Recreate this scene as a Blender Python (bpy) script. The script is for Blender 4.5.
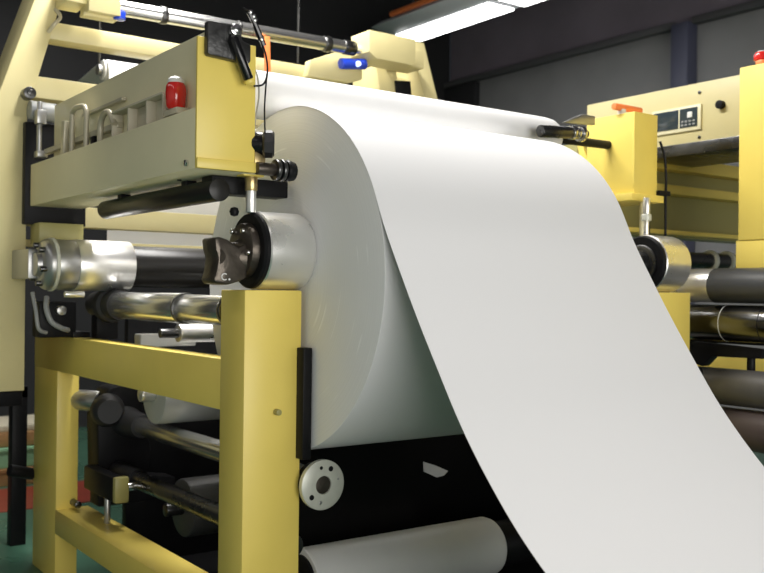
import bpy, bmesh, math, random
from mathutils import Vector, Matrix
random.seed(4)
for o in list(bpy.data.objects): bpy.data.objects.remove(o)
S = bpy.context.scene
COL = S.collection
# ------------------------------------------------------------------ camera
F_PX = 955.0; TH = math.radians(35.9); RHO = math.radians(.65); PI_ = math.radians(.33)
cd = bpy.data.cameras.new('camera'); cam = bpy.data.objects.new('camera', cd); COL.objects.link(cam)
f0 = Vector((math.sin(TH), math.cos(TH), 0)); r0 = Vector((math.cos(TH), -math.sin(TH), 0)); zz = Vector((0, 0, 1))
fw = f0*math.cos(PI_) + zz*math.sin(PI_); u0 = r0.cross(fw)
rt = r0*math.cos(RHO) + u0*math.sin(RHO); up = u0*math.cos(RHO) - r0*math.sin(RHO)
m = Matrix((rt, up, -fw)).transposed().to_4x4(); m.translation = Vector((0, 0, 1.4))
cam.matrix_world = m
cd.sensor_width = 36; cd.lens = F_PX/764*36; cd.clip_end = 100; cd.clip_start = .05
cd.dof.use_dof = True; cd.dof.focus_distance = 3.1; cd.dof.aperture_fstop = 4.0
S.camera = cam
# ------------------------------------------------------------------ world, lights, exposure
W = bpy.data.worlds.new('hall_air'); S.world = W; W.use_nodes = True
W.node_tree.nodes['Background'].inputs[0].default_value = (.75, .85, 1, 1)
W.node_tree.nodes['Background'].inputs[1].default_value = .02
S.view_settings.view_transform = 'Standard'; S.view_settings.look = 'None'
S.view_settings.gamma = 1; S.view_settings.use_curve_mapping = False
S.view_settings.exposure = 0.0
def area(name, loc, sx, sy, power, color=(1, .98, .94), rot=(0, 0, 0)):
    l = bpy.data.lights.new(name, 'AREA'); l.shape = 'RECTANGLE'; l.size = sx; l.size_y = sy; l.energy = power; l.color = color
    o = bpy.data.objects.new(name, l); COL.objects.link(o); o.location = loc; o.rotation_euler = rot
    return o
area('lamp_row_over_machine', (1.95, 3.85, 4.3), .5, 2.2, 200)
area('aisle_fill_light', (-1.6, 3.0, 4.3), .5, 6.0, 22)  # added unseen fill for the grey left-facing surfaces
area('lamp_row_far', (2.6, 6.8, 4.3), .5, 2.5, 60)
area('front_fill_light', (.7, -4.6, 1.5), 6.5, 2.6, 365, (1, .975, .94), (math.radians(90), 0, 0))  # added soft frontal fill behind the camera; no window is built

# ------------------------------------------------------------------ materials
def mat(name, col, rough=.5, metal=0.0, var=.0, vscale=6, bump=0.0, bscale=60, stretch=(1, 1, 1), spec=.5, rvar=.0, coat=0, emit=None, estr=0):
    m = bpy.data.materials.new(name); m.use_nodes = True
    nt = m.node_tree; N = nt.nodes; L = nt.links; b = N['Principled BSDF']
    b.inputs['Base Color'].default_value = (*col, 1); b.inputs['Roughness'].default_value = rough
    b.inputs['Metallic'].default_value = metal; b.inputs['Specular IOR Level'].default_value = spec
    b.inputs['Coat Weight'].default_value = coat
    if emit: b.inputs['Emission Color'].default_value = (*emit, 1); b.inputs['Emission Strength'].default_value = estr
    tc = N.new('ShaderNodeTexCoord'); mp = N.new('ShaderNodeMapping'); mp.inputs['Scale'].default_value = stretch
    L.new(tc.outputs['Object'], mp.inputs['Vector'])
    if var or rvar:
        n = N.new('ShaderNodeTexNoise'); n.inputs['Scale'].default_value = vscale; n.inputs['Detail'].default_value = 6
        L.new(mp.outputs['Vector'], n.inputs['Vector'])
        if var:
            mr = N.new('ShaderNodeMapRange'); mr.inputs[1].default_value = .3; mr.inputs[2].default_value = .7
            mr.inputs[3].default_value = 1-var; mr.inputs[4].default_value = 1+var
            L.new(n.outputs['Fac'], mr.inputs[0])
            mx = N.new('ShaderNodeVectorMath'); mx.operation = 'SCALE'; mx.inputs[0].default_value = col
            L.new(mr.outputs[0], mx.inputs['Scale']); L.new(mx.outputs[0], b.inputs['Base Color'])
        if rvar:
            mr2 = N.new('ShaderNodeMapRange'); mr2.inputs[1].default_value = .3; mr2.inputs[2].default_value = .7
            mr2.inputs[3].default_value = max(.02, rough-rvar); mr2.inputs[4].default_value = rough+rvar
            L.new(n.outputs['Fac'], mr2.inputs[0]); L.new(mr2.outputs[0], b.inputs['Roughness'])
    if bump:
        n2 = N.new('ShaderNodeTexNoise'); n2.inputs['Scale'].default_value = bscale; n2.inputs['Detail'].default_value = 3
        L.new(mp.outputs['Vector'], n2.inputs['Vector'])
        bp = N.new('ShaderNodeBump'); bp.inputs['Strength'].default_value = bump; bp.inputs['Distance'].default_value = .01
        L.new(n2.outputs['Fac'], bp.inputs['Height']); L.new(bp.outputs['Normal'], b.inputs['Normal'])
    return m
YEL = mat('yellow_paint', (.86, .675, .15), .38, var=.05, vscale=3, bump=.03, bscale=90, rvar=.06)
YDARK = mat('darkened_yellow_paint', (.34, .31, .11), .42, var=.05, vscale=3, bump=.06, bscale=90)  # yellow darkened in colour to stand for shade on the girder web
CRM = mat('cream_paint', (.67, .59, .305), .42, var=.04, vscale=3, bump=.04)
YPALE = mat('paled_yellow_paint', (.82, .765, .52), .35, var=.04, vscale=3, bump=.05)  # gloss reflection of the arm plates put into the paint colour
PAP = mat('white_paper', (.765, .765, .77), .55, spec=.25, bump=.01, bscale=8)
STEEL = mat('brushed_steel', (.88, .87, .85), .30, .88, var=.05, vscale=7, rvar=.05)
SATIN = mat('satin_rod_steel', (.68, .68, .67), .24, .95)
CHROME = mat('chrome', (.72, .72, .72), .13, 1)
GSTEEL = mat('grey_satin_steel', (.42, .42, .41), .36, .85, var=.12, vscale=9, rvar=.08)
DSTEEL = mat('dark_steel', (.10, .10, .10), .3, .9, var=.15, vscale=8, rvar=.08)
BRONZE = mat('dark_bronze_iron', (.10, .085, .07), .38, .8, var=.25, vscale=15, bump=.15, bscale=50)
BLK = mat('black_paint', (.010, .010, .011), .42, var=.2, bump=.05, spec=.12)
BLKG = mat('black_gloss', (.006, .006, .007), .22)
RUB = mat('black_rubber', (.02, .02, .022), .55, bump=.1)
SPEC = mat('speckled_black_plastic', (.004, .004, .004), .3, var=.5, vscale=300, spec=.12)
RED = mat('red_lens', (.65, .02, .015), .15, coat=.5)
ORG = mat('orange_plastic', (.92, .24, .07), .4)
BLUE = mat('blue_plastic', (.02, .06, .55), .25)
BLUL = mat('pale_blue_lamp', (.5, .6, .9), .3, emit=(.55, .68, 1), estr=1.6)
WHT = mat('white_plastic', (.8, .8, .78), .4)
PALE = mat('pale_alloy', (.62, .63, .55), .42, .25, var=.06, vscale=30)
GREYP = mat('grey_plastic_pipe', (.30, .31, .31), .4, var=.05)
TAN = mat('tan_tube', (.50, .46, .34), .35, .2)
PALER = mat('pale_grey_roller', (.82, .82, .80), .4, 0, var=.04, vscale=4)
ROLLD = mat('dull_grey_roller', (.09, .09, .088), .42, .1, var=.06, vscale=4)
ROLLG = mat('grey_coated_roller', (.55, .55, .54), .4, .1, var=.06, vscale=4)
LBAR = mat('blackened_bar', (.016, .015, .014), .3, 0, spec=.25)
GLASS = mat('dark_display_glass', (.035, .05, .06), .12, spec=.6)
HOOD = mat('lamp_hood_grey', (.75, .76, .80), .5)
TUBE = mat('lamp_diffuser', (.9, .9, .9), .5, emit=(1, .99, .97), estr=9)
FLOOR = mat('green_floor_paint', (.06, .15, .10), .3, var=.1, vscale=2, rvar=.08)
REDF = mat('red_floor_paint', (.30, .05, .03), .35, var=.1)
WALL = mat('charcoal_wall_sheet', (.23, .23, .235), .6, var=.12, vscale=1.3)
BACKW = mat('black_back_wall', (.017, .017, .019), .7, var=.15, vscale=1)
DARKW = mat('dark_upper_wall', (.19, .165, .20), .7, var=.15, vscale=1)
TRIMM = mat('wall_ledge_grey', (.10, .10, .105), .5)
COLM = mat('blue_grey_column', (.085, .09, .14), .5)
LWALL = mat('light_hall_wall', (.65, .65, .63), .7, var=.05)
WOOD = mat('pallet_wood', (.36, .20, .08), .6, var=.2, vscale=12, stretch=(1, 8, 8))
CRATE = mat('green_crate', (.25, .5, .30), .5)
CREAMB = mat('cream_board', (.6, .55, .42), .6)
BRASS = mat('brass', (.55, .42, .2), .3, .9)
# paper end grain: fine winding rings around the roll axis
RX, RY, RZ, RR = 1.65, 2.85, 1.442, .585
def roll_face():
    m = bpy.data.materials.new('wound_paper_end'); m.use_nodes = True
    N = m.node_tree.nodes; L = m.node_tree.links; b = N['Principled BSDF']; b.inputs['Roughness'].default_value = .6
    b.inputs['Specular IOR Level'].default_value = .3
    g = N.new('ShaderNodeNewGeometry'); s = N.new('ShaderNodeVectorMath'); s.operation = 'SUBTRACT'; s.inputs[1].default_value = (0, RY, RZ)
    mul = N.new('ShaderNodeVectorMath'); mul.operation = 'MULTIPLY'; mul.inputs[1].default_value = (0, 1, 1)
    ln = N.new('ShaderNodeVectorMath'); ln.operation = 'LENGTH'
    L.new(g.outputs['Position'], s.inputs[0]); L.new(s.outputs[0], mul.inputs[0]); L.new(mul.outputs[0], ln.inputs[0])
    n1 = N.new('ShaderNodeTexNoise'); n1.noise_dimensions = '1D'; n1.inputs['Scale'].default_value = 260; n1.inputs['Detail'].default_value = 8
    L.new(ln.outputs['Value'], n1.inputs['W'])
    n2 = N.new('ShaderNodeTexNoise'); n2.inputs['Scale'].default_value = 5; L.new(g.outputs['Position'], n2.inputs['Vector'])
    # pale scuff arcs: narrow radius bands broken up by a large noise
    n3 = N.new('ShaderNodeTexNoise'); n3.noise_dimensions = '1D'; n3.inputs['Scale'].default_value = 55; n3.inputs['Detail'].default_value = 2
    L.new(ln.outputs['Value'], n3.inputs['W'])
    r3 = N.new('ShaderNodeMapRange'); r3.inputs[1].default_value = .63; r3.inputs[2].default_value = .68; L.new(n3.outputs['Fac'], r3.inputs[0])
    r2 = N.new('ShaderNodeMapRange'); r2.inputs[1].default_value = .52; r2.inputs[2].default_value = .62; L.new(n2.outputs['Fac'], r2.inputs[0])
    sc = N.new('ShaderNodeMath'); sc.operation = 'MULTIPLY'; L.new(r3.outputs[0], sc.inputs[0]); L.new(r2.outputs[0], sc.inputs[1])
    mr = N.new('ShaderNodeMapRange'); mr.inputs[1].default_value = .3; mr.inputs[2].default_value = .7; mr.inputs[3].default_value = .80; mr.inputs[4].default_value = .86
    L.new(n1.outputs['Fac'], mr.inputs[0])
    ad = N.new('ShaderNodeMath'); ad.operation = 'MULTIPLY_ADD'; ad.inputs[1].default_value = .12; L.new(sc.outputs[0], ad.inputs[0]); L.new(mr.outputs[0], ad.inputs[2])
    cc = N.new('ShaderNodeCombineColor')
    for i in range(3): L.new(ad.outputs[0], cc.inputs[i])
    L.new(cc.outputs[0], b.inputs['Base Color'])
    bp = N.new('ShaderNodeBump'); bp.inputs['Strength'].default_value = .03; bp.inputs['Distance'].default_value = .002
    L.new(n1.outputs['Fac'], bp.inputs['Height']); L.new(bp.outputs[0], b.inputs['Normal'])
    return m
FACE = roll_face()

# ------------------------------------------------------------------ mesh helpers
class MB:
    def __init__(s): s.bm = bmesh.new()
    def _merge(s, b):
        me = bpy.data.meshes.new('t'); b.to_mesh(me); b.free(); s.bm.from_mesh(me); bpy.data.meshes.remove(me)
    def box(s, x0, x1, y0, y1, z0, z1, bev=.004, rot=None):
        b = bmesh.new(); bmesh.ops.create_cube(b, size=1)
        c = Vector(((x0+x1)/2, (y0+y1)/2, (z0+z1)/2))
        for v in b.verts: v.co = Vector((v.co.x*(x1-x0), v.co.y*(y1-y0), v.co.z*(z1-z0)))
        bev = min(bev, .3*min(abs(x1-x0), abs(y1-y0), abs(z1-z0)))
        if bev > 0: bmesh.ops.bevel(b, geom=b.edges[:], offset=bev, segments=2, affect='EDGES', profile=.5)
        for v in b.verts:
            if rot is not None: v.co = rot @ v.co
            v.co += c
        s._merge(b); return s
    def prism(s, pts, axis, a, b_, bev=.004):
        """polygon in the two other axes, extruded a..b_ along axis"""
        b = bmesh.new(); o = 'XYZ'.index(axis); oth = [i for i in range(3) if i != o]
        def mk(p, t):
            c = [0, 0, 0]; c[oth[0]] = p[0]; c[oth[1]] = p[1]; c[o] = t; return b.verts.new(c)
        A = [mk(p, a) for p in pts]; B = [mk(p, b_) for p in pts]; n = len(pts)
        b.faces.new(A); b.faces.new(B)
        for i in range(n): b.faces.new((A[i], A[(i+1) % n], B[(i+1) % n], B[i]))
        bmesh.ops.recalc_face_normals(b, faces=b.faces[:])
        if bev: bmesh.ops.bevel(b, geom=b.edges[:], offset=bev, segments=2, affect='EDGES', profile=.5)
        s._merge(b); return s
    def lathe(s, o, axis, prof, n=64):
        """prof: list of (t, r) along axis from o"""
        b = bmesh.new(); d = Vector(axis).normalized()
        e = Vector((0, 0, 1)) if abs(d.z) < .9 else Vector((1, 0, 0))
        p = d.cross(e).normalized(); q = d.cross(p); o = Vector(o); rings = []
        for t, r in prof:
            if r <= 1e-6: rings.append([b.verts.new(o+d*t)])
            else: rings.append([b.verts.new(o+d*t+(p*math.cos(2*math.pi*k/n)+q*math.sin(2*math.pi*k/n))*r) for k in range(n)])
        for A, B in zip(rings, rings[1:]):
            for k in range(n):
                k2 = (k+1) % n
                if len(A) == 1 and len(B) == 1: break
                if len(A) == 1: b.faces.new((A[0], B[k2], B[k]))
                elif len(B) == 1: b.faces.new((A[k], A[k2], B[0]))
                else: b.faces.new((A[k], A[k2], B[k2], B[k]))
        bmesh.ops.recalc_face_normals(b, faces=b.faces[:])
        s._merge(b); return s
    def cyl(s, p0, p1, r, r2=None, bev=.003, n=48):
        p0 = Vector(p0); p1 = Vector(p1); L = (p1-p0).length; r2 = r if r2 is None else r2
        bev = min(bev, .3*L, .4*r)
        return s.lathe(p0, p1-p0, [(0, 0), (0, r-bev), (bev*.3, r-bev*.3), (bev, r), (L-bev, r2), (L-bev*.3, r2-bev*.3), (L, r2-bev), (L, 0)], n)
    def ring(s, p0, p1, ro, ri, n=48, bev=.002):
        p0 = Vector(p0); p1 = Vector(p1); L = (p1-p0).length
        return s.lathe(p0, p1-p0, [(0, ri), (0, ro-bev), (bev, ro), (L-bev, ro), (L, ro-bev), (L, ri), (0, ri)], n)
    def tube(s, pts, r, n=10, smooth=4):
        P = [Vector(p) for p in pts]
        if smooth:
            Q = []
            for i in range(len(P)-1):
                a = P[max(i-1, 0)]; b = P[i]; c = P[i+1]; d = P[min(i+2, len(P)-1)]
                for k in range(smooth):
                    t = k/smooth
                    Q.append(.5*((2*b)+(c-a)*t+(2*a-5*b+4*c-d)*t*t+(3*b-a-3*c+d)*t**3))
            Q.append(P[-1]); P = Q
        bm = bmesh.new(); rings = []; ref = None
        for i, p in enumerate(P):
            d = (P[min(i+1, len(P)-1)]-P[max(i-1, 0)]).normalized()
            if ref is None: ref = d.cross(Vector((0, 0, 1)) if abs(d.z) < .9 else Vector((1, 0, 0))).normalized()
            ref = (ref-d*ref.dot(d)).normalized(); q = d.cross(ref)
            rings.append([bm.verts.new(p+(ref*math.cos(2*math.pi*k/n)+q*math.sin(2*math.pi*k/n))*r) for k in range(n)])
        for A, B in zip(rings, rings[1:]):
            for k in range(n): bm.faces.new((A[k], A[(k+1) % n], B[(k+1) % n], B[k]))
        bm.faces.new(rings[0]); bm.faces.new(rings[-1])
        bmesh.ops.recalc_face_normals(bm, faces=bm.faces[:]); s._merge(bm); return s
    def sheet(s, prof, x0, x1, th):
        """profile of (y, z) swept from x0 to x1, thickness th on its far side"""
        b = bmesh.new(); n = len(prof); off = []
        for i in range(n):
            t = Vector((prof[min(i+1, n-1)][0]-prof[max(i-1, 0)][0], prof[min(i+1, n-1)][1]-prof[max(i-1, 0)][1])).normalized()
            off.append((prof[i][0]+t.y*th*-1, prof[i][1]+t.x*th))
        loop = list(prof)+off[::-1]
        A = [b.verts.new((x0, y, z)) for y, z in loop]; B = [b.verts.new((x1, y, z)) for y, z in loop]; m_ = len(loop)
        for i in range(m_): b.faces.new((A[i], A[(i+1) % m_], B[(i+1) % m_], B[i]))
        for X in (A, B):
            for i in range(n-1): b.faces.new((X[i], X[i+1], X[m_-2-i], X[m_-1-i]))
        bmesh.ops.recalc_face_normals(b, faces=b.faces[:]); s._merge(b); return s
    def build(s, name, m_, parent=None, at=None, label=None):
        if parent is not None: off = world_loc(parent)
        elif at is not None: off = Vector(at)
        else:
            cs = [v.co for v in s.bm.verts]
            off = Vector(((min(c.x for c in cs)+max(c.x for c in cs))/2, (min(c.y for c in cs)+max(c.y for c in cs))/2, min(c.z for c in cs)))
        for v in s.bm.verts: v.co -= off
        me = bpy.data.meshes.new(name); s.bm.to_mesh(me); s.bm.free()
        ms = m_ if isinstance(m_, (list, tuple)) else [m_]
        for k in ms: me.materials.append(k)
        for p in me.polygons: p.use_smooth = True
        me.set_sharp_from_angle(angle=math.radians(38))
        o = bpy.data.objects.new(name, me); COL.objects.link(o)
        if parent is not None: o.parent = parent
        else: o.location = off
        if label: o['label'] = label
        return o
def world_loc(o):
    v = Vector(o.location)
    while o.parent: o = o.parent; v += o.location
    return v
def thing(name, label, cat, loc, group=None):
    o = bpy.data.objects.new(name, None); COL.objects.link(o); o.location = loc; o.empty_display_size = .1
    return tag(o, label, cat, group)
def tag(o, label, cat, group=None, kind=None):
    o['label'] = label; o['category'] = cat
    if group: o['group'] = group
    if kind: o['kind'] = kind
    return o
def struct(name, mb, m_, label, cat):
    o = mb.build(name, m_); return tag(o, label, cat, None, 'structure')

# ------------------------------------------------------------------ the hall
X0, X1, Y0, Y1, ZC = -5, 8.0, -5, 9.6, 5.2
struct('floor', MB().box(X0, X1, Y0, Y1, -.1, 0, 0), FLOOR, 'green painted workshop floor under the machine', 'floor')
struct('trim_1', MB().box(-1.0, 2.35, 6.2, 6.9, 0, .004, 0), REDF, 'red painted band on the green floor at far left', 'floor marking')
struct('ceiling', MB().box(X0, X1, Y0, Y1, ZC, ZC+.1, 0), DARKW, 'dark ceiling above the hall', 'ceiling')
wr = MB().box(X1, X1+.1, Y0, Y1, 0, 4.08, 0)
struct('wall_right', wr, WALL, 'charcoal metal sheet wall behind the cream cabinet', 'wall')
struct('wall_right_upper', MB().box(X1+.02, X1+.1, Y0, Y1, 4.08, ZC, 0), DARKW, 'near black strip of wall above the grey ledge', 'wall')
struct('wall_back', MB().box(X0, X1, Y1, Y1+.1, 0, ZC, 0), BACKW, 'near black back wall behind the yellow gantry', 'wall')
struct('wall_left', MB().box(X0-.1, X0, Y0, Y1, 0, ZC, 0), LWALL, 'pale wall of the hall, left side', 'wall')
struct('wall_front', MB().box(X0, X1, Y0-.1, Y0, 0, ZC, 0), LWALL, 'pale wall of the hall, behind the viewer', 'wall')
t = MB().box(X1-.10, X1, Y0, 5.8, 4.06, 4.13, .01).box(X1-.10, X1, 6.02, Y1, 4.06, 4.13, .01)
struct('trim_2', t, TRIMM, 'grey ledge running along the charcoal wall', 'trim')
struct('trim_3', MB().box(X1-.16, X1, 5.80, 6.0, 0, 4.08, .01), COLM, 'blue grey steel column against the charcoal wall', 'column')
struct('trim_4', MB().box(X1-.09, X1, 9.0, Y1, 0, 4.05, .01), BACKW, 'dark corner post at the end of the charcoal wall', 'column')
for i, x in enumerate((4.7, 3.2)):
    struct('trim_%d' % (5+i), MB().box(x-.1, x+.1, Y0, Y1, ZC-.22, ZC, .01), TRIMM, 'dark roof purlin under the ceiling, %s' % ('nearer the lamps' if i == 0 else 'farther from the lamps'), 'beam')
# visible lamp fixtures
for i, (y0, lab) in enumerate(((6.60, 'long fluorescent ceiling lamp in a grey hood, the farther one beyond the gantry'), (5.02, 'long fluorescent ceiling lamp in a grey hood, the nearer one at the top edge'))):
    y1 = y0+1.5
    t = thing('ceiling_lamp', lab, 'lamp', (6.0, (y0+y1)/2, 4.1), 'ceiling lamps in a row')
    MB().prism([(5.68, 4.14), (5.98, 4.108), (6.32, 4.108), (6.42, 4.16), (6.2, 4.22), (5.8, 4.22)], 'Y', y0, y1, .004).build('hood', HOOD, t)
    MB().box(5.985, 6.315, y0+.03, y1-.03, 4.095, 4.112, .003).build('diffuser', TUBE, t)
    for yy in (y0+.3, y1-.3): MB().cyl((6.0, yy, 4.2), (6.0, yy, ZC), .012).build('hanger', DSTEEL, t)
tag(MB().cyl((5.69, 4.6, 4.20), (5.69, 7.75, 4.20), .03).build('conduit', ORG), 'orange conduit running beside the ceiling lamp hood', 'conduit')

# ------------------------------------------------------------------ yellow gantry behind the roll
GY0, GY1 = 4.5, 4.8
g = thing('gantry_frame', 'tall yellow steel gantry with leaning posts spanning behind the paper roll', 'machine frame', (2.44, 4.65, .93))
LP = [(.85, .93), (1.243, .93), (1.240, 2.206), (1.52, 3.22), (1.43, 3.22), (1.119, 2.291), (.85, 2.05)]
RP = [(4.02, .93), (3.70, .93), (3.70, 2.18), (3.665, 2.27), (3.442, 2.89), (3.548, 2.90), (3.70, 2.46), (4.02, 2.05)]
MB().prism(LP, 'Y', GY0, GY1).build('post', CRM, g)
MB().prism(RP, 'Y', GY0, GY1).build('post', CRM, g)
MB().box(1.33, 2.80, GY0+.002, GY0+.12, 2.56, 2.64).build('crossbeam', CRM, g)
MB().box(1.23, 3.64, GY0+.002, GY0+.12, 2.278, 2.378).build('crossbeam', CRM, g)
MB().box(1.20, 3.70, 4.66, 4.76, 1.70, 1.80).build('crossbeam', CRM, g)
MB().box(1.20, 3.70, 4.68, 4.76, 1.60, 1.632).build('crossbeam', CRM, g)
MB().box(3.38, 3.56, 4.62, 4.70, 2.40, 2.70).build('bracing_plate', CRM, g)
MB().prism([(2.70, 2.57), (2.98, 2.57), (3.06, 2.60), (3.06, 2.72), (2.96, 2.76), (2.72, 2.66)], 'Y', 4.44, 4.50).build('gusset_plate', CRM, g)
MB().prism([(3.21, 2.72), (3.36, 2.72), (3.40, 2.38), (3.28, 2.38)], 'Y', 4.52, 4.78).build('bracing_plate', CRM, g)
MB().prism([(3.34, 2.645), (3.45, 2.655), (3.47, 2.50), (3.36, 2.50)], 'Y', 4.50, 4.515, .003).build('socket_box', BLK, g, label='black socket box')
bo = MB().cyl((1.235, 4.50, 2.285), (1.235, 4.44, 2.285), .028).cyl((1.235, 4.44, 2.285), (1.235, 4.43, 2.285), .014)
bo.build('bolt', DSTEEL, g)
MB().tube([(1.36, 4.5, 2.70), (1.375, 4.47, 2.66), (1.345, 4.46, 2.62), (1.33, 4.5, 2.59)], .009).build('latch', TAN, g)
st = thing('stand', 'black steel stand under the left yellow gantry post', 'stand', (1.2, 5.0, 0))
MB().box(.85, 1.235, 4.5, 5.5, .862, .928).build('top_rail', BLK, st)
for x, y in ((1.42, 5.36), (.9, 5.36), (.9, 4.55)): MB().box(x, x+.08, y, y+.08, 0, .865).build('leg', BLK, st)
MB().box(.9, 1.5, 5.36, 5.44, .80, .862).build('crossbar', BLK, st)
MB().cyl((1.30, 4.95, .49), (1.42, 4.97, .455), .03).build('brace', BLK, st)

# bearing blocks and chrome roller on top of the gantry
for sx, lab in ((0, 'cream bearing block at the left end of the chrome top roller'), (1, 'cream bearing block at the right end of the chrome top roller')):
    t = thing('bearing_block', lab, 'bearing', (1.52 if not sx else 3.08, 4.4, 2.64), 'top roller bearing blocks')
    if not sx:
        MB().box(1.45, 1.60, 4.30, 4.42, 2.665, 2.86).build('housing', CRM, t)
        MB().box(1.36, 1.46, 4.33, 4.5, 2.70, 2.80).build('bracket', CRM, t)
        MB().box(1.44, 1.60, 4.34, 4.40, 2.652, 2.668).build('base_plate', CRM, t)
        MB().cyl((1.605, 4.33, 2.655), (1.605, 4.33, 2.69), .028).build('knob', BLUE, t, label='blue knob')
    else:
        MB().prism([(2.98, 2.71), (3.03, 2.68), (3.30, 2.68), (3.30, 2.83), (2.98, 2.83)], 'Y', 4.26, 4.44).build('housing', CRM, t)
        MB().box(3.28, 3.44, 4.36, 4.52, 2.70, 2.80).build('bracket', CRM, t)
        MB().cyl((2.86, 4.36, 2.645), (3.02, 4.36, 2.665), .030).build('knob', BLUE, t, label='blue knob')
        MB().lathe((2.955, 4.33, 2.652), (0, -1, 0), [(-.01, .016), (.01, .014), (.016, 0)], 16).build('pilot_lamp', BLUL, t, label='glowing pale blue pilot lamp')
t = thing('guide_roller', 'chrome guide roller with dark collars high across the gantry', 'roller', (2.27, 4.35, 2.68), None)
o_ = Vector((1.60, 4.35, 2.718)); d_ = Vector((2.93, 4.35, 2.736))-o_
MB().cyl(o_, o_+d_, .036).build('shaft', SATIN, t)
for f_, r_, w_ in ((.16, .042, .03), (.47, .04, .012), (.86, .043, .035), (.955, .04, .07)):
    c = o_+d_*f_; MB().cyl(c, c+d_.normalized()*w_, r_).build('collar', DSTEEL, t)
MB().cyl(o_+d_, o_+d_*1.045, .022).build('journal', STEEL, t)
tag(MB().prism([(2.355, 2.70), (2.385, 2.70), (2.395, 2.50), (2.36, 2.50)], 'Y', 4.296, 4.308, .003).build('strap', ORG), 'orange strap hanging below the chrome guide roller', 'strap')

# back web over its own rollers
t = thing('paper_web', 'far white paper web hanging behind the yellow gantry', 'paper', (2.3, 5.05, 1.6), None)
prof = [(5.0, 1.5), (5.0, 2.56), (5.012, 2.60), (5.045, 2.635), (5.09, 2.645), (5.5, 2.60)]
MB().sheet(prof, 1.80, 2.95, .002).build('sheet', PAP, t)
MB().cyl((1.79, 5.085, 2.585), (3.0, 5.085, 2.585), .055).build('top_roller', WHT, t)
MB().cyl((1.765, 5.085, 2.585), (1.79, 5.085, 2.585), .03).build('roller_end', GSTEEL, t)
for x in (1.775, 3.02): MB().cyl((x, 5.085, 2.60), (x, 5.085, ZC), .008).build('hanger_rod', DSTEEL, t)
MB().cyl((2.98, 5.085, 2.578), (3.03, 5.085, 2.578), .02).build('journal', DSTEEL, t)

# ------------------------------------------------------------------ main paper roll
t = thing('paper_roll', 'huge white paper roll with its sheet unwinding down towards the right', 'paper roll', (2.21, RY, RZ-RR))
RL = 1.12
b = MB(); o_ = Vector((RX, RY, RZ)); e_ = .0025
b.lathe(o_, (1, 0, 0), [(0, 0), (0, RR*.5), (0, RR-e_), (e_*.3, RR-e_*.3), (e_, RR), (RL-e_, RR), (RL, RR-e_), (RL, 0)], 256)
ob = b.build('wound_paper', [PAP, FACE], t)
for p in ob.data.polygons:
    if abs(p.normal.x) > .9: p.material_index = 1
prof = []
for k in range(0, 40):
    a = math.radians(100-k*(100-25)/39); prof.append((RY-math.cos(a)*(RR+.0015), RZ+math.sin(a)*(RR+.0015)))
ctrl = [prof[-1], (2.268, 1.588), (2.195, 1.465), (2.120, 1.345), (2.035, 1.218), (1.900, 1.028), (1.745, .858), (1.600, .735), (1.40, .60), (1.15, .47), (.85, .36), (.5, .27), (.2, .16), (0, .03)]
P = [Vector(c) for c in ctrl]
for i in range(len(P)-1):
    a_ = P[max(i-1, 0)] if i else Vector(prof[-2])*1.0; b_ = P[i]; c_ = P[i+1]; dd = P[min(i+2, len(P)-1)]
    if i == 0: a_ = b_-(c_-b_)
    for k in range(1, 9):
        q = k/8; v = .5*((2*b_)+(c_-a_)*q+(2*a_-5*b_+4*c_-dd)*q*q+(3*b_-a_-3*c_+dd)*q**3); prof.append((v.x, v.y))
MB().sheet(prof, RX, RX+RL, .0012).build('unwinding_sheet', PAP, t)
MB().cyl((RX+RL, 2.755, 1.53), (3.42, 2.755, 1.535), .06).build('core_shaft', DSTEEL, t)

# lay-on roller wrapped with paper, on top of the roll
t = thing('lay_on_roller', 'white paper covered roller lying along the top of the big roll', 'roller', (2.33, 3.025, 2.01), None)
MB().lathe((1.50, 3.025, 2.099), (1, 0, 0), [(0, 0), (0, .080), (.006, .086), (1.55, .086), (1.59, .082), (1.62, .070), (1.625, 0)], 96).build('paper_cover', PAP, t)
MB().cyl((3.12, 3.025, 2.099), (3.50, 3.025, 2.105), .02).build('journal', BLK, t)
t = thing('locking_handle', 'dark cylindrical handle with chrome collars at right end of white top roller', 'handle', (3.02, 2.86, 2.05))
MB().cyl((2.88, 2.86, 2.083), (3.06, 2.86, 2.096), .026).build('grip', DSTEEL, t)
for x0, r in ((3.062, .03), (3.092, .027), (3.118, .034)): MB().cyl((x0, 2.86, 2.096), (x0+.02, 2.86, 2.098), r).build('collar', CHROME, t)
MB().cyl((3.06, 2.86, 2.096), (3.165, 2.86, 2.10), .018).build('spindle', DSTEEL, t)
tag(MB().prism([(3.10, 2.155), (3.30, 2.165), (3.30, 2.205), (3.22, 2.205)], 'Y', 2.93, 2.95, .003).build('bracket_plate', GSTEEL), 'grey steel bracket plate above the dark handle by right arm', 'bracket')

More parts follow.
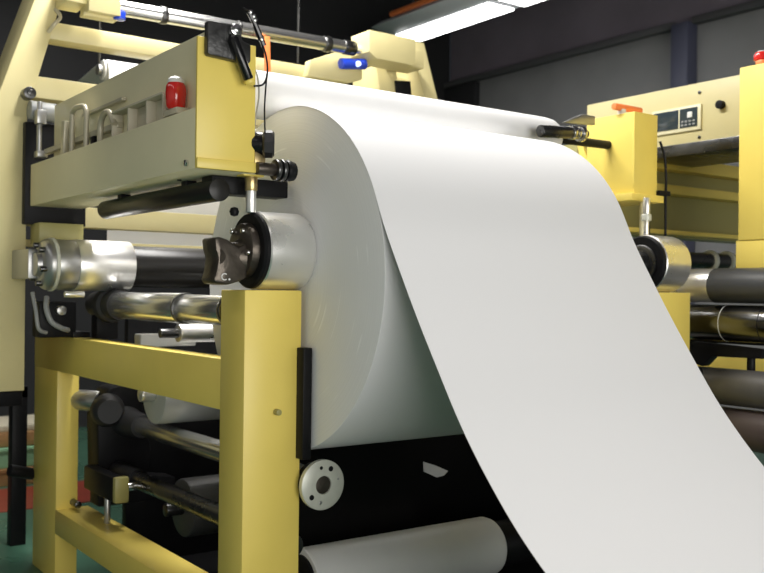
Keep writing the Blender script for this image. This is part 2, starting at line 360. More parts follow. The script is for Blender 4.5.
# ------------------------------------------------------------------ side frames
t = thing('unwind_stand', 'near yellow side frame with post carrying the polished chuck', 'machine frame', (1.5, 3.8, 0), 'side frames of the unwinder')
MB().box(1.42, 1.63, 2.70, 2.87, 0, 1.402, .005).build('post', YEL, t)
MB().box(1.42, 1.525, 4.59, 4.96, 0, 1.006, .005).build('post', YEL, t)
MB().box(1.42, 1.50, 2.868, 4.965, 1.005, 1.174, .004).build('beam', YEL, t)
MB().box(1.42, 1.58, 2.868, 4.60, .23, .346, .004).build('beam', YEL, t)
MB().cyl((1.536, 2.70, 1.009), (1.536, 2.675, 1.009), .010).build('stud', YDARK, t)
MB().box(1.612, 1.645, 2.655, 2.70, .852, 1.215, .003).build('slide_bar', BLK, t, label='black slide bar')
MB().cyl((1.50, 4.585, .375), (1.50, 4.50, .375), .016).build('bolt', DSTEEL, t)
t = thing('unwind_stand', 'far yellow side frame with post under the right chuck', 'machine frame', (3.58, 3.8, 0), 'side frames of the unwinder')
MB().box(3.46, 3.69, 2.70, 2.87, 0, 1.412, .005).build('post', YEL, t)
MB().box(3.58, 3.69, 4.59, 4.96, 0, 1.006, .005).build('post', YEL, t)
MB().box(3.60, 3.69, 2.868, 4.965, 1.005, 1.174, .004).build('beam', YEL, t)

# ------------------------------------------------------------------ chucks
CY, CZ, CR = 2.755, 1.530, .127
t = thing('roll_chuck', 'polished steel chuck cylinder on the near yellow post', 'chuck', (1.55, CY, CZ-CR), 'chucks holding the roll core')
MB().lathe((1.475, CY, CZ), (1, 0, 0), [(0, .09), (0, CR-.004), (.004, CR), (.155, CR), (.166, CR-.004), (.172, CR-.012), (.1745, CR-.022), (.1745, 0)], 96).build('sleeve', STEEL, t)
MB().lathe((1.455, CY, CZ), (1, 0, 0), [(0, .05), (0, .116), (.008, .123), (.022, .123), (.022, .05)], 96).build('bearing_ring', BLK, t)
MB().lathe((1.425, CY, CZ), (1, 0, 0), [(0, 0), (0, .070), (.006, .084), (.024, .088), (.032, .088), (.032, 0)], 64).build('hub_flange', BRONZE, t)
hb = MB().prism([(1.43, 1.55), (1.399, 1.538), (1.36, 1.56), (1.331, 1.567), (1.316, 1.562), (1.321, 1.525), (1.33, 1.5), (1.323, 1.453), (1.314, 1.433), (1.324, 1.42), (1.361, 1.416), (1.404, 1.428), (1.43, 1.44)], 'Y', CY-.05, CY+.05, .008)
hb.lathe((1.43, CY, 1.505), (-1, 0, 0), [(0, .062), (.02, .052), (.05, .045), (.075, .05), (.095, .056), (.10, 0)], 32)
claw = hb.build('drive_claw', BRONZE, t, label='dark bronze drive claw')
for dz, dy in ((.06, -.035), (-.01, -.072), (-.06, -.035), (.06, .04)):
    MB().cyl((1.426, CY+dy, CZ+dz), (1.415, CY+dy, CZ+dz), .009, n=16).build('bolt', CHROME, t)
pts = [(1.350+.010*math.cos(a), CY-.0515, 1.442+.010*math.sin(a)) for a in [math.radians(50+k*26) for k in range(11)]]
MB().tube(pts, .002, 6, 1).lathe((1.367, CY-.05, 1.434), (0, -1, 0), [(0, .004), (.003, .003), (.003, 0)], 10).build('stamped_letter', WHT, claw, label='small pale letter C stamped on the claw')
t = thing('roll_chuck', 'satin steel chuck with wide black ring on the far yellow post', 'chuck', (3.5, CY, 1.413), 'chucks holding the roll core')
CZ2 = 1.54
MB().lathe((3.43, CY, CZ2), (1, 0, 0), [(0, .09), (0, CR-.004), (.004, CR), (.165, CR), (.172, CR-.006), (.172, 0)], 96).build('sleeve', STEEL, t)
MB().lathe((3.412, CY, CZ2), (1, 0, 0), [(0, .05), (0, .116), (.006, .123), (.02, .123), (.02, .05)], 96).build('bearing_ring', BLK, t)
MB().lathe((3.40, CY, CZ2), (1, 0, 0), [(0, .05), (0, .076), (.004, .082), (.014, .082), (.014, .05)], 64).build('hub_flange', DSTEEL, t)

# ------------------------------------------------------------------ left lifting arm
AX0, AX1, AY, AZ = 1.236, 1.436, 2.675, 1.770
t = thing('lifting_arm', 'lifting arm with reflection-toned plates and bright yellow end plate above the near chuck', 'machine arm', (1.33, 3.5, AZ), 'lifting arms over the chucks')
MB().box(AX0, AX1, AY, AY+.012, AZ, 2.172, .003).box(AX0, AX1+.004, AY-.008, AY+.01, AZ, AZ+.032, .003).build('end_plate', YEL, t)
MB().box(AX0, AX0+.008, AY+.012, 4.42, AZ, 1.956, .002).build('outer_plate', YPALE, t)
MB().box(1.302, 1.312, AY+.012, 4.30, AZ+.004, 2.214, .002).build('side_plate', YPALE, t)
MB().box(AX1+.022, AX1+.034, AY+.08, 4.42, AZ, 2.02, .002).build('inner_plate', YPALE, t)
MB().box(AX0+.008, AX1+.022, AY+.012, 4.42, AZ, AZ+.006, .001).build('bottom_plate', YPALE, t)
MB().cyl((AX0, 2.735, 1.79), (AX0-.012, 2.735, 1.79), .011, n=6).build('bolt', CHROME, t)
MB().cyl((AX0+.09, 3.0, AZ), (AX0+.09, 3.0, AZ-.004), .008, n=12).build('bolt', BLK, t)
# things in the tray
t = thing('signal_lamp', 'red domed lamp on the edge of the arm tray', 'lamp', (1.268, 2.905, 1.97))
MB().lathe((1.268, 2.905, 1.985), (0, 0, 1), [(0, 0), (0, .024), (.008, .031), (.05, .034), (.075, .032), (.085, .026)], 40).build('lens', RED, t)
MB().lathe((1.268, 2.905, 2.0695), (0, 0, 1), [(0, .027), (.012, .026), (.02, .018), (.023, 0)], 32).build('cap', WHT, t, label='white cap')
MB().box(1.25, 1.30, 2.86, 2.96, 1.965, 1.986, .003).build('base', CREAMB, t)
t = thing('cable_channel', 'cream open cable channel lying in the arm tray behind red lamp', 'channel', (1.27, 3.2, 1.956))
MB().box(1.255, 1.300, 2.99, 3.46, 2.048, 2.056, .002).build('top_strip', CREAMB, t)
MB().box(1.255, 1.300, 2.99, 3.46, 1.957, 1.964, .002).build('base_strip', CREAMB, t)
for y in (3.46, 3.30, 3.13, 2.99): MB().box(1.258, 1.299, y-.006, y+.006, 1.964, 2.048, .002).build('web', CREAMB, t)
MB().box(1.292, 1.300, 2.99, 3.30, 1.964, 2.048, .001).build('back_strip', CREAMB, t)
t = thing('hoop_handle', 'bent tan tube hoop standing in the arm tray', 'handle', (1.27, 3.85, 1.95))
MB().tube([(1.262, 3.93, 1.95), (1.262, 3.93, 2.10), (1.262, 3.92, 2.125), (1.262, 3.88, 2.135), (1.262, 3.80, 2.13), (1.262, 3.765, 2.115), (1.262, 3.755, 2.08), (1.262, 3.755, 1.95)], .011, 12, 5).build('hoop', TAN, t)
MB().box(1.25, 1.275, 4.0, 4.04, 1.95, 2.10, .003, Matrix.Rotation(.12, 3, 'X')).build('flat_stay', TAN, t)
t = thing('tray_rail', 'thin tan double rail along the arm tray beside the hoop', 'rail', (1.28, 3.7, 1.99))
MB().box(1.275, 1.299, 3.45, 4.36, 2.0, 2.022, .002).build('lower_rail', TAN, t)
MB().box(1.280, 1.299, 3.42, 3.86, 2.098, 2.110, .002).build('upper_rail', TAN, t)
MB().tube([(1.265, 3.60, 1.958), (1.265, 3.60, 2.03), (1.265, 3.56, 2.065), (1.265, 3.50, 2.06), (1.265, 3.45, 2.01)], .012, 10, 4).build('bent_hook', TAN, t)
MB().box(1.27, 1.29, 3.70, 3.73, 1.96, 2.0, .003).build('foot', BLK, t)
t = thing('conduit_pipe', 'grey plastic pipe running in from the left gantry post', 'pipe', (1.36, 4.46, 2.12))
MB().cyl((1.235, 4.455, 2.21), (1.60, 4.455, 2.20), .043).build('pipe', GREYP, t)
t = thing('pipe_clamp', 'grey vertical rod clamp beside the left gantry post', 'clamp', (1.27, 4.40, 1.98))
MB().cyl((1.262, 4.385, 1.99), (1.262, 4.385, 2.24), .011).build('rod', GSTEEL, t)
MB().box(1.243, 1.285, 4.355, 4.405, 2.135, 2.20, .005).build('jaw', GSTEEL, t)
MB().box(1.243, 1.290, 4.345, 4.405, 1.985, 2.015, .005).build('foot', GSTEEL, t)
tag(MB().box(1.22, 1.50, 4.452, 4.498, 1.69, 2.155, .004).build('backing_panel', BLK), 'black panel fixed to gantry below the grey pipe', 'panel')
# hanging parts under the arm
t = thing('piston_rod', 'thin steel rod with brass collar dropping from left arm onto chuck', 'rod', (1.456, 2.735, 1.65))
MB().cyl((1.456, 2.735, 1.650), (1.456, 2.735, 1.765), .0165).build('rod', STEEL, t)
MB().cyl((1.456, 2.735, 1.720), (1.456, 2.735, 1.770), .020).build('collar', BRASS, t)
MB().box(1.415, 1.49, 2.71, 2.76, 1.765, 1.776, .003).build('mount', YEL, t)
MB().lathe((1.43, 2.80, 1.640), (0, 0, 1), [(0, 0), (.004, .012), (.016, .016), (.028, .012), (.032, 0)], 16).build('knob', BLK, t)
t = thing('pressure_bar', 'long black round bar slung under the left lifting arm', 'bar', (1.37, 3.2, 1.68))
MB().cyl((1.37, 2.785, 1.722), (1.37, 3.82, 1.722), .037).build('bar', LBAR, t)
MB().box(1.345, 1.625, 2.79, 2.87, 1.712, 1.768, .004).build('end_block', BLK, t)
MB().box(1.35, 1.39, 3.0, 3.04, 1.735, 1.77, .003).build('hanger', BLK, t)
MB().box(1.35, 1.39, 3.60, 3.64, 1.735, 1.77, .003).build('hanger', BLK, t)
t = thing('lock_knob', 'black knurled locking knob on the end plate corner of left arm', 'knob', (1.53, 2.66, 1.76))
MB().cyl((1.436, 2.665, 1.785), (1.502, 2.665, 1.785), .020).build('spindle', BRONZE, t)
MB().cyl((1.50, 2.665, 1.785), (1.513, 2.665, 1.785), .034).build('collar', DSTEEL, t)
MB().cyl((1.520, 2.665, 1.785), (1.533, 2.665, 1.785), .036).build('collar', DSTEEL, t)
MB().lathe((1.54, 2.665, 1.785), (1, 0, 0), [(0, 0), (0, .033), (.006, .036), (.03, .030), (.036, .02), (.036, 0)], 14).build('knob', BLK, t)
MB().cyl((1.505, 2.665, 1.785), (1.55, 2.665, 1.785), .02).build('thread', DSTEEL, t)
t = thing('sensor_head', 'black two lobed plastic sensor at lower right corner of yellow end plate', 'sensor', (1.46, 2.65, 1.80))
MB().lathe((1.490, 2.66, 1.865), (.85, -.5, 0), [(-.03, 0), (-.03, .036), (-.024, .044), (.0, .044), (.006, .036), (.006, 0)], 8).build('front_lobe', RUB, t)
MB().lathe((1.462, 2.70, 1.865), (.85, -.5, 0), [(-.03, 0), (-.03, .035), (-.02, .042), (.012, .042), (.014, 0)], 24).build('rear_lobe', BLKG, t)
MB().box(1.436, 1.475, 2.675, 2.70, 1.772, 1.84, .004).build('stem', BRASS, t)

# clamp and cables on the end plate
t = thing('lever_clamp', 'worn black clamp plate with dark lever handle on yellow end plate top', 'clamp', (1.33, 2.66, 2.10))
MB().prism([(1.256, 2.215), (1.256, 2.118), (1.262, 2.112), (1.395, 2.105), (1.402, 2.112), (1.402, 2.165), (1.372, 2.172), (1.366, 2.218)], 'Y', 2.645, 2.674, .004).build('clamp_plate', mat('worn_black_iron', (.05, .05, .05), .4, .5, var=.6, vscale=25, bump=.2), t)
MB().cyl((1.340, 2.645, 2.196), (1.340, 2.622, 2.196), .018).cyl((1.340, 2.622, 2.196), (1.340, 2.615, 2.196), .009).build('screw', CHROME, t)
lv = MB().cyl((1.333, 2.632, 2.172), (1.388, 2.632, 2.052), .0155).build('lever', BLKG, t, label='dark green black lever')
MB().cyl((1.388, 2.632, 2.052), (1.394, 2.632, 2.040), .0165).build('lever_tip', YEL, lv, label='yellow lever tip')
MB().cyl((1.338, 2.64, 2.190), (1.334, 2.634, 2.168), .010).build('neck', DSTEEL, t)
t = thing('signal_cable', 'thin black cable looping from lever clamp down to the black sensor', 'cable', (1.44, 2.65, 1.90))
MB().tube([(1.37, 2.64, 2.271), (1.387, 2.64, 2.268), (1.398, 2.64, 2.252), (1.416, 2.64, 2.202), (1.437, 2.64, 2.171), (1.452, 2.64, 2.136), (1.458, 2.64, 2.093), (1.453, 2.64, 2.061), (1.439, 2.64, 2.043), (1.411, 2.64, 2.036)], .0032, 8, 6).build('loop', BLK, t)
MB().tube([(1.456, 2.64, 2.08), (1.452, 2.64, 2.029), (1.449, 2.64, 1.966), (1.452, 2.64, 1.891)], .0028, 8, 6).build('drop', BLK, t)
s = MB()
MB().tube([(1.388, 2.636, 2.261), (1.41, 2.636, 2.228), (1.431, 2.636, 2.188), (1.442, 2.636, 2.165)], .0085, 8, 4).build('sleeve', BLKG, t)
for c in [(1.392, 2.63, 2.261), (1.403, 2.63, 2.25), (1.408, 2.63, 2.239), (1.432, 2.63, 2.184)]:
    s.lathe(c, (0, -1, 0), [(-.006, .006), (.004, .006), (.006, 0)], 10)
s.build('crimp', CHROME, t)
tag(MB().tube([(1.431, 2.7, 2.125), (1.453, 2.7, 2.087), (1.461, 2.7, 2.024), (1.451, 2.7, 1.959), (1.442, 2.7, 1.878)], .003, 8, 6).build('wire', GREYP), 'grey wire trailing down the right edge of yellow end plate', 'wire')

# ------------------------------------------------------------------ mandrel and rods on the left
MY, MZ = 4.20, 1.503
t = thing('spare_mandrel', 'thick grey and black shaft crossing behind, with silver left end', 'shaft', (2.3, MY, MZ-.11))
MB().lathe((1.195, MY, MZ), (1, 0, 0), [(0, 0), (0, .05), (.02, .055), (.02, .085), (.035, .105), (.05, .112), (.065, .112), (.065, 0)], 64).build('end_flange', GSTEEL, t)
MB().ring((1.258, MY, MZ), (1.273, MY, MZ), .117, .04).build('rim', PALE, t, label='pale rim')
MB().cyl((1.272, MY, MZ), (1.362, MY, MZ), .110).build('hub', GSTEEL, t)
MB().cyl((1.360, MY, MZ), (1.610, MY, MZ), .113, bev=.004).build('silver_sleeve', STEEL, t)
MB().cyl((1.608, MY, MZ), (3.45, MY, MZ), .094).build('bar', LBAR, t, label='gloss black bar')
for k in range(6):
    a = math.radians(15+60*k); MB().cyl((1.24, MY+.085*math.cos(a), MZ+.085*math.sin(a)), (1.195, MY+.085*math.cos(a), MZ+.085*math.sin(a)), .012, n=12).build('bolt', DSTEEL, t)
MB().box(1.18, 1.24, 4.24, 4.5, 1.44, 1.57, .005).build('bracket', GSTEEL, t)
tag(MB().box(1.26, 1.46, 4.36, 4.498, 1.60, 1.695, .004).build('mounting_plate', YDARK), 'olive mounting block on gantry above the silver shaft end', 'bracket')
tag(MB().cyl((1.30, 4.12, 1.375), (1.385, 4.12, 1.375), .014).build('stop_rod', STEEL), 'short bright stop rod tucked under the grey shaft hub', 'rod')
t = thing('tie_rod', 'upper chrome rod with black collar running just over the near frame beam', 'rod', (1.535, 3.7, 1.26), 'rods inside the near side frame')
RX1, RZ1 = 1.545, 1.328
MB().cyl((RX1, 2.90, RZ1), (RX1, 3.02, RZ1), .040).build('thin_end', SATIN, t)
MB().cyl((RX1, 3.02, RZ1), (RX1, 3.42, RZ1), .054).build('rod', SATIN, t)
MB().cyl((RX1, 3.43, RZ1), (RX1, 4.16, RZ1), .059).build('sleeve', SATIN, t)
MB().cyl((RX1, 3.415, RZ1), (RX1, 3.435, RZ1), .0605).build('groove_ring', DSTEEL, t)
MB().cyl((RX1, 3.02, RZ1), (RX1, 3.045, RZ1), .058).build('groove_ring', DSTEEL, t)
MB().lathe((RX1, 4.10, RZ1), (0, 1, 0), [(0, .05), (.0, .066), (.05, .070), (.07, .064), (.09, .064), (.1, .078), (.14, .082), (.16, .078), (.17, .066), (.22, .06), (.30, .06), (.30, 0)], 48).build('collar', RUB, t)
MB().box(1.50, 1.60, 4.28, 4.36, 1.17, 1.28, .006).build('foot_bracket', BLK, t)
t = thing('tie_rod', 'middle chrome rod below the beam ending in a drilled round flange', 'rod', (1.66, 3.4, .70), 'rods inside the near side frame')
RX2, RZ2 = 1.688, .770
MB().cyl((RX2, 2.69, RZ2), (RX2, 4.26, RZ2), .041).build('rod', SATIN, t)
MB().lathe((RX2, 4.20, RZ2), (0, 1, 0), [(0, .04), (0, .052), (.02, .058), (.16, .066), (.17, .072), (.20, .072), (.20, .05), (.26, .05), (.26, .085), (.34, .085), (.34, 0)], 48).build('bearing', RUB, t)
fl = MB().lathe((RX2, 2.645, RZ2-.005), (0, 1, 0), [(0, .030), (0, .076), (.004, .082), (.02, .082), (.02, .030), (0, .030)], 64)
flo = fl.build('flange', PALE, t, label='pale drilled flange')
MB().lathe((RX2, 2.666, RZ2-.005), (0, 1, 0), [(0, .03), (0, .066), (.05, .066), (.05, 0)], 48).build('flange_hub', DSTEEL, t)
MB().cyl((RX2, 2.649, RZ2-.005), (RX2, 2.67, RZ2-.005), .029).build('shaft_end', BRONZE, t, label='dark shaft end')
for a, rr, m_ in ((62, .009, BLK), (218, .009, BLK), (100, .006, BLK), (258, .006, GSTEEL), (15, .004, GSTEEL)):
    a = math.radians(a); c = (RX2+.058*math.cos(a), 2.648, RZ2-.005+.058*math.sin(a))
    MB().cyl(c, (c[0], 2.6435, c[2]), rr, n=16, bev=.0008).build('bolt', m_, flo)
t = thing('tie_rod', 'lowest dark rod slanting away above the lower frame beam', 'rod', (1.64, 3.6, .5), 'rods inside the near side frame')
MB().cyl((1.64, 2.75, .548), (1.64, 4.30, .542), .038).build('rod', DSTEEL, t)
MB().cyl((1.64, 4.12, .542), (1.64, 4.36, .542), .05).build('bearing', BLK, t)
t = thing('bearing_bracket', 'black cast bracket carrying rod ends inside the far yellow post', 'bracket', (1.68, 4.45, .45))
MB().prism([(1.56, .50), (1.80, .46), (1.82, .62), (1.76, .90), (1.70, .95), (1.60, .93), (1.55, .80)], 'Y', 4.40, 4.56, .012).build('plate', BLK, t)
MB().prism([(1.525, .40), (1.90, .40), (1.90, .50), (1.525, .56)], 'Y', 4.30, 4.42, .006).build('arm', BLK, t)
MB().lathe((1.60, 4.42, .83), (-.2, -1, 0), [(0, .075), (.03, .08), (.08, .07), (.10, .055), (.10, 0)], 32).build('boss', RUB, t)
MB().cyl((1.525, 4.62, .86), (1.60, 4.50, .86), .05).build('sleeve', GSTEEL, t)
t = thing('stop_lever', 'black flat arm with rounded yellow tip over the lower beam', 'arm', (1.56, 4.2, .4))
MB().box(1.50, 1.56, 4.05, 4.44, .465, .575, .012).build('arm', BLK, t)
MB().box(1.497, 1.563, 4.02, 4.055, .468, .582, .012).build('tip', YDARK, t, label='olive yellow tip')
MB().cyl((1.53, 4.2, .346), (1.53, 4.2, .47), .014).build('pin', GSTEEL, t)
MB().cyl((1.56, 4.1, .52), (1.70, 4.1, .52), .02).build('bolt', CHROME, t)
t = thing('valve_block', 'black valve block with grey hoses under the silver shaft end', 'valve', (1.36, 4.4, 1.175))
MB().box(1.27, 1.44, 4.38, 4.49, 1.176, 1.34, .01).build('body', BLK, t)
MB().tube([(1.30, 4.37, 1.36), (1.29, 4.34, 1.31), (1.31, 4.33, 1.25), (1.36, 4.34, 1.22), (1.40, 4.38, 1.21)], .012, 10, 5).build('hose', GREYP, t)
MB().tube([(1.245, 4.40, 1.38), (1.25, 4.36, 1.30), (1.26, 4.35, 1.22), (1.30, 4.37, 1.20)], .009, 10, 5).build('hose', GREYP, t)
MB().cyl((1.36, 4.38, 1.30), (1.36, 4.34, 1.30), .022).build('fitting', GSTEEL, t)
MB().box(1.42, 1.50, 4.37, 4.56, 1.174, 1.20, .003).build('mount', BLK, t)
# rollers along the machine inside
t = thing('idler_roller', 'grey idler roller seen below the beam behind the chrome rods', 'roller', (2.6, 3.85, .86), 'inner idler rollers')
MB().cyl((1.60, 3.86, .955), (3.40, 3.86, .955), .128, bev=.01, n=64).build('shell', ROLLG, t)
MB().cyl((1.54, 3.86, .955), (1.60, 3.86, .955), .03).build('journal', STEEL, t)
t = thing('idler_roller', 'pale idler roller just visible above the near frame beam', 'roller', (2.6, 3.75, 1.18), 'inner idler rollers')
MB().cyl((1.68, 3.80, 1.215), (3.40, 3.80, 1.215), .04, bev=.006).build('shell', STEEL, t)
MB().cyl((1.60, 3.80, 1.215), (1.68, 3.80, 1.215), .02).build('journal', DSTEEL, t)
t = thing('idler_roller', 'dim grey idler roller low down behind the lowest rod', 'roller', (2.6, 3.9, .3), 'inner idler rollers')
MB().cyl((1.80, 4.0, .42), (3.40, 4.0, .42), .13, bev=.01, n=64).build('shell', ROLLD, t)
MB().cyl((1.72, 4.0, .42), (1.80, 4.0, .42), .03).build('journal', DSTEEL, t)
tag(MB().box(1.70, 1.98, 4.26, 4.34, 1.13, 1.19, .006).build('sheet_guide', WHT), 'pale flat guide bar among dark parts above the frame beam', 'guide bar')
# dark casing under / behind the roll
t = thing('machine_casing', 'black speckled casing under the big paper roll', 'casing', (2.6, 3.6, 0))
MB().box(1.75, 3.42, 3.30, 3.34, .0, .80, .004).build('front_panel', SPEC, t)
MB().box(1.75, 3.42, 4.55, 4.60, .0, 1.30, .004).build('rear_panel', BLK, t)
MB().box(1.75, 3.42, 2.75, 4.55, .0, .04, .004).build('base_pan', BLK, t)
MB().box(3.40, 3.44, 2.45, 4.55, .0, 1.10, .004).build('side_panel', SPEC, t)
t = thing('guide_roller', 'fat grey guide roller at the bottom, rounded right end under the sheet', 'roller', (2.3, 3.0, .21), None)
MB().lathe((1.825, 3.0, .335), (1, 0, 0), [(0, .09), (0, .116), (.006, .122), (.895, .122), (.915, .115), (.93, .10), (.935, .09), (.935, 0)], 96).build('shell', PALER, t)
MB().cyl((1.815, 3.0, .335), (1.835, 3.0, .335), .10).build('end_disc', BLK, t)
MB().cyl((2.76, 3.0, .335), (3.40, 3.0, .335), .095).build('shaft', BLK, t)
MB().cyl((1.70, 3.0, .335), (1.82, 3.0, .335), .03).build('journal', BLK, t)
tag(MB().prism([(2.622, .655), (2.69, .632), (2.765, .60), (2.74, .582), (2.70, .578), (2.625, .612)], 'Y', 3.296, 3.3, .0005).build('reflection_patch', PAP), 'small white patch painting a reflection on the black casing', 'reflection patch')  # flat white patch painting a glossy reflection on the casing panel

# ------------------------------------------------------------------ right lifting arm
t = thing('lifting_arm', 'yellow lifting arm box above the far chuck', 'machine arm', (3.6, 3.05, 1.865), 'lifting arms over the chucks')
MB().box(3.50, 3.51, 2.885, 3.16, 1.865, 2.243, .002).build('side_plate', YEL, t)
MB().box(3.50, 3.665, 2.873, 2.886, 1.865, 2.243, .002).build('end_plate', YEL, t)
MB().box(3.655, 3.665, 2.886, 3.16, 1.865, 2.243, .002).build('outer_plate', YEL, t)
MB().box(3.508, 3.657, 2.886, 3.16, 2.225, 2.238, .002).build('top_plate', YEL, t)
MB().box(3.47, 3.70, 2.86, 3.16, 1.832, 1.866, .003).build('bottom_flange', YEL, t)
MB().prism([(3.16, 1.90), (3.20, 2.05), (3.24, 2.18), (3.21, 2.18), (3.16, 2.06)], 'X', 3.50, 3.52, .002).build('stay', YEL, t)
MB().box(3.66, 3.74, 2.852, 2.876, 1.868, 1.89, .003).build('latch', BLK, t)
t = thing('grip_handle', 'orange grip lying on top of the yellow right arm box', 'handle', (3.56, 2.98, 2.24))
MB().cyl((3.47, 2.97, 2.277), (3.66, 2.97, 2.277), .016).build('grip', ORG, t)
MB().box(3.512, 3.54, 2.955, 2.985, 2.243, 2.270, .003).build('bracket', WHT, t)
MB().box(3.62, 3.645, 2.955, 2.985, 2.243, 2.266, .003).build('bracket', WHT, t)
t = thing('piston_rod', 'thin steel rod dropping from right arm onto the far chuck', 'rod', (3.56, 2.82, 1.65))
MB().cyl((3.50, 2.80, 1.655), (3.50, 2.80, 1.76), .012).cyl((3.50, 2.80, 1.76), (3.50, 2.80, 1.84), .016).build('rod', STEEL, t)
MB().cyl((3.50, 2.80, 1.735), (3.50, 2.80, 1.765), .022).build('collar', PALE, t)
t = thing('hose', 'dark hose hanging beside the thin rod at far chuck', 'hose', (3.6, 2.9, 1.6))
MB().cyl((3.60, 2.90, 1.60), (3.60, 2.90, 1.835), .016).build('sleeve', YPALE, t)
MB().cyl((3.66, 2.92, 1.60), (3.66, 2.92, 1.835), .011).build('core', BLK, t)
tag(MB().tube([(3.67, 2.862, 2.12), (3.70, 2.858, 2.05), (3.712, 2.858, 1.95), (3.71, 2.858, 1.85), (3.712, 2.858, 1.60)], .006, 8, 5).build('cable', BLK), 'black cable hanging at the right edge of the yellow arm box', 'cable')

# ------------------------------------------------------------------ cream cabinet on the right
t = thing('control_cabinet', 'long cream cabinet beam with a dark display screen on it', 'cabinet', (4.5, 3.3, 2.2))
MB().box(4.30, 4.62, 2.45, 3.885, 2.192, 2.525, .006).build('body', CRM, t)
bz = MB().box(4.288, 4.302, 3.085, 3.40, 2.275, 2.410, .004).build('bezel', YPALE, t, label='olive display bezel')
MB().box(4.284, 4.290, 3.225, 3.385, 2.295, 2.397, .002).build('screen', GLASS, bz, label='dark display screen')
MB().box(4.284, 4.290, 3.105, 3.215, 2.295, 2.397, .002).build('keypad', GLASS, bz, label='dark keypad panel')
MB().box(4.281, 4.286, 3.135, 3.165, 2.345, 2.375, .002).build('indicator', WHT, bz, label='white indicator')
s = MB()
for k in range(4):
    for j in range(2): s.box(4.281, 4.286, 3.118+.024*k, 3.132+.024*k, 2.304+.018*j, 2.313+.018*j, .001)
s.build('buttons', GREYP, bz)
MB().cyl((4.30, 2.966, 2.385), (4.27, 2.966, 2.385), .022).build('knob', BLK, t, label='black knob')
for y, z in ((3.10, 2.472), (3.10, 2.235)): MB().cyl((4.30, y, z), (4.294, y, z), .009, n=16).build('screw', DSTEEL, t)
t = thing('cross_girder', 'yellow girder with shade-darkened web and lips running behind the far chuck', 'girder', (4.7, 3.55, 1.7))
MB().box(3.75, 5.6, 3.45, 3.60, 1.73, 2.19, .003).build('web', YDARK, t)
MB().box(3.75, 5.6, 3.36, 3.46, 1.965, 2.015, .004).build('lip', YEL, t)
MB().box(3.75, 5.6, 3.38, 3.46, 1.74, 1.765, .003).build('lip', YEL, t)
MB().prism([(3.36, 2.10), (3.45, 2.10), (3.45, 2.18), (3.40, 2.18)], 'X', 4.2, 5.6, .003).build('lip', YEL, t)
MB().box(4.18, 4.62, 2.60, 3.46, 2.13, 2.192, .003).build('tray', DSTEEL, t)
t = thing('end_column', 'tall bright yellow box column at the right edge', 'column', (4.1, 2.3, 1.5))
MB().box(3.90, 4.32, 1.9, 2.60, 1.655, 2.452, .006).build('upper_box', YEL, t)
MB().box(3.905, 4.30, 1.9, 2.615, 1.50, 1.656, .006).build('lower_box', YEL, t)
t = thing('emergency_button', 'red mushroom button on orange base on top of the tall column', 'button', (3.99, 2.555, 2.452))
MB().cyl((3.99, 2.535, 2.452), (3.99, 2.535, 2.485), .034).build('base', ORG, t)
MB().lathe((3.99, 2.545, 2.485), (0, 0, 1), [(0, .02), (.005, .034), (.025, .036), (.04, .028), (.046, 0)], 40).build('cap', RED, t)
MB().lathe((3.985, 2.54, 2.523), (-.2, -.2, 1), [(0, .026), (.008, .018), (.011, 0)], 24).build('cap_disc', WHT, t, label='pale disc')
# right-hand rollers running past the frame
grp = 'rollers at the right edge'
t = thing('idler_roller', 'topmost dark grey roller at right, beside the far chuck', 'roller', (3.86, 2.2, 1.365), grp)
MB().cyl((3.84, 1.5, 1.447), (3.84, 2.67, 1.447), .080, n=64).build('shell', mat('dark_grey_sleeve', (.06, .062, .065), .42, .2, var=.1), t)
MB().cyl((3.84, 2.655, 1.447), (3.84, 2.93, 1.447), .078, n=64).build('end_cap', STEEL, t, label='silver end cap')
t = thing('idler_roller', 'second roller down at right, glossy dark with a pale ring line', 'roller', (3.86, 2.2, 1.19), grp)
MB().cyl((3.84, 1.5, 1.276), (3.84, 3.1, 1.276), .083, n=64).build('shell', mat('dark_chrome', (.16, .16, .16), .2, 1, rvar=.05, vscale=6), t)
MB().cyl((3.84, 2.60, 1.276), (3.84, 2.606, 1.276), .0835).build('ring_line', WHT, t, label='pale ring line')
MB().cyl((3.84, 2.405, 1.276), (3.84, 2.412, 1.276), .0835).build('ring_line', BLK, t)
t = thing('idler_roller', 'third grey roller down at right, half hidden by the sheet', 'roller', (3.86, 2.2, .9), grp)
MB().cyl((3.84, 1.5, .985), (3.84, 3.1, .985), .083, n=64).build('shell', mat('grey_worn_sleeve', (.14, .135, .13), .45, .3, var=.15), t)
t = thing('idler_roller', 'lowest brownish roller at right under the grey one', 'roller', (3.86, 2.2, .7), grp)
MB().cyl((3.84, 1.5, .80), (3.84, 3.1, .80), .092, n=64).build('shell', mat('brown_rubber_sleeve', (.10, .075, .07), .5, .1, var=.15), t)
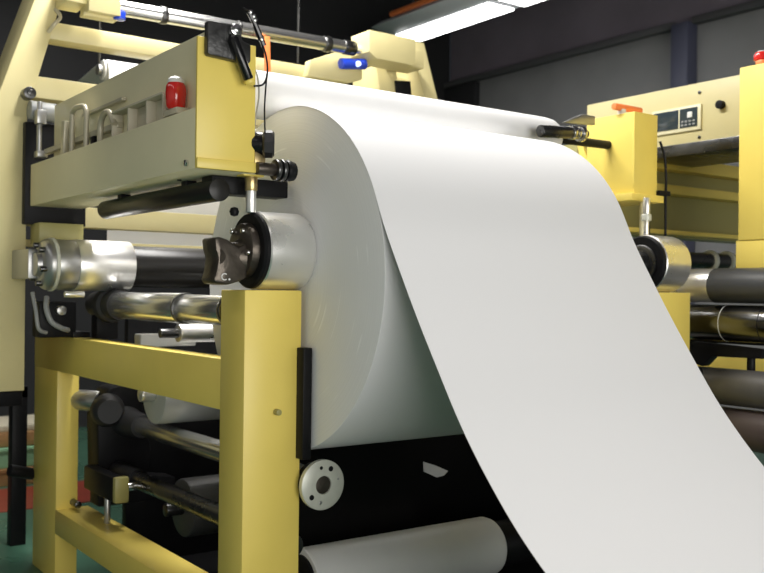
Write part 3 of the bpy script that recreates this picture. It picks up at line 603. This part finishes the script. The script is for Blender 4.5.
t = thing('hanger_bracket', 'black hanger bracket between the second and third right rollers', 'bracket', (3.95, 2.65, 1.07))
MB().prism([(2.42, 1.165), (2.80, 1.185), (2.80, 1.09), (2.73, 1.07), (2.68, 1.12), (2.42, 1.125)], 'X', 3.82, 3.88, .005).build('arm', BLK, t)
MB().cyl((3.86, 2.50, 1.06), (3.86, 2.50, 1.13), .018).build('pin', BLK, t)
MB().box(3.9, 3.96, 1.5, 3.1, 1.178, 1.192, .002).build('rail', BLK, t)
tag(MB().box(4.30, 4.34, 2.0, 3.9, 1.0, 1.125, .004).build('machine_cover', YEL), 'yellow panel seen between the right rollers', 'panel')
t = thing('ringed_shaft', 'dark shaft with two pale rings below the shade-darkened girder', 'shaft', (4.8, 3.35, 1.54))
MB().cyl((4.40, 3.35, 1.60), (5.5, 3.35, 1.60), .045).build('shaft', DSTEEL, t)
for x in (4.74, 4.90): MB().cyl((x, 3.35, 1.60), (x+.025, 3.35, 1.60), .062).build('ring', PALE, t)
MB().box(4.36, 4.46, 3.28, 3.42, 1.54, 1.68, .02).build('end_housing', mat('blue_grey_paint', (.18, .22, .30), .4), t, label='blue grey housing')

# ------------------------------------------------------------------ far left background
t = thing('pallet', 'brown wooden pallet far behind the black stand leg', 'pallet', (1.75, 7.4, 0))
for y in (7.0, 7.4, 7.8): MB().box(1.2, 2.3, y, y+.1, 0, .10, .004).build('bearer', WOOD, t)
for k in range(5): MB().box(1.2+.23*k, 1.2+.23*k+.17, 6.98, 7.92, .10, .122, .003).build('deck_board', WOOD, t)
t = thing('crate', 'pale green crate standing on the far pallet', 'crate', (1.7, 7.3, .122))
MB().box(1.3, 2.1, 7.02, 7.5, .123, .24, .01).build('body', CRATE, t)
MB().box(1.28, 2.12, 7.0, 7.52, .24, .265, .006).build('rim', CRATE, t)
tag(MB().box(1.3, 2.15, 7.05, 7.55, .267, .37, .01).build('carton', WOOD), 'brown carton stacked on the pale green crate', 'carton')
tag(MB().box(1.3, 2.2, 7.08, 7.6, .372, .42, .01).build('board', CREAMB), 'cream board lying on the brown carton', 'board')
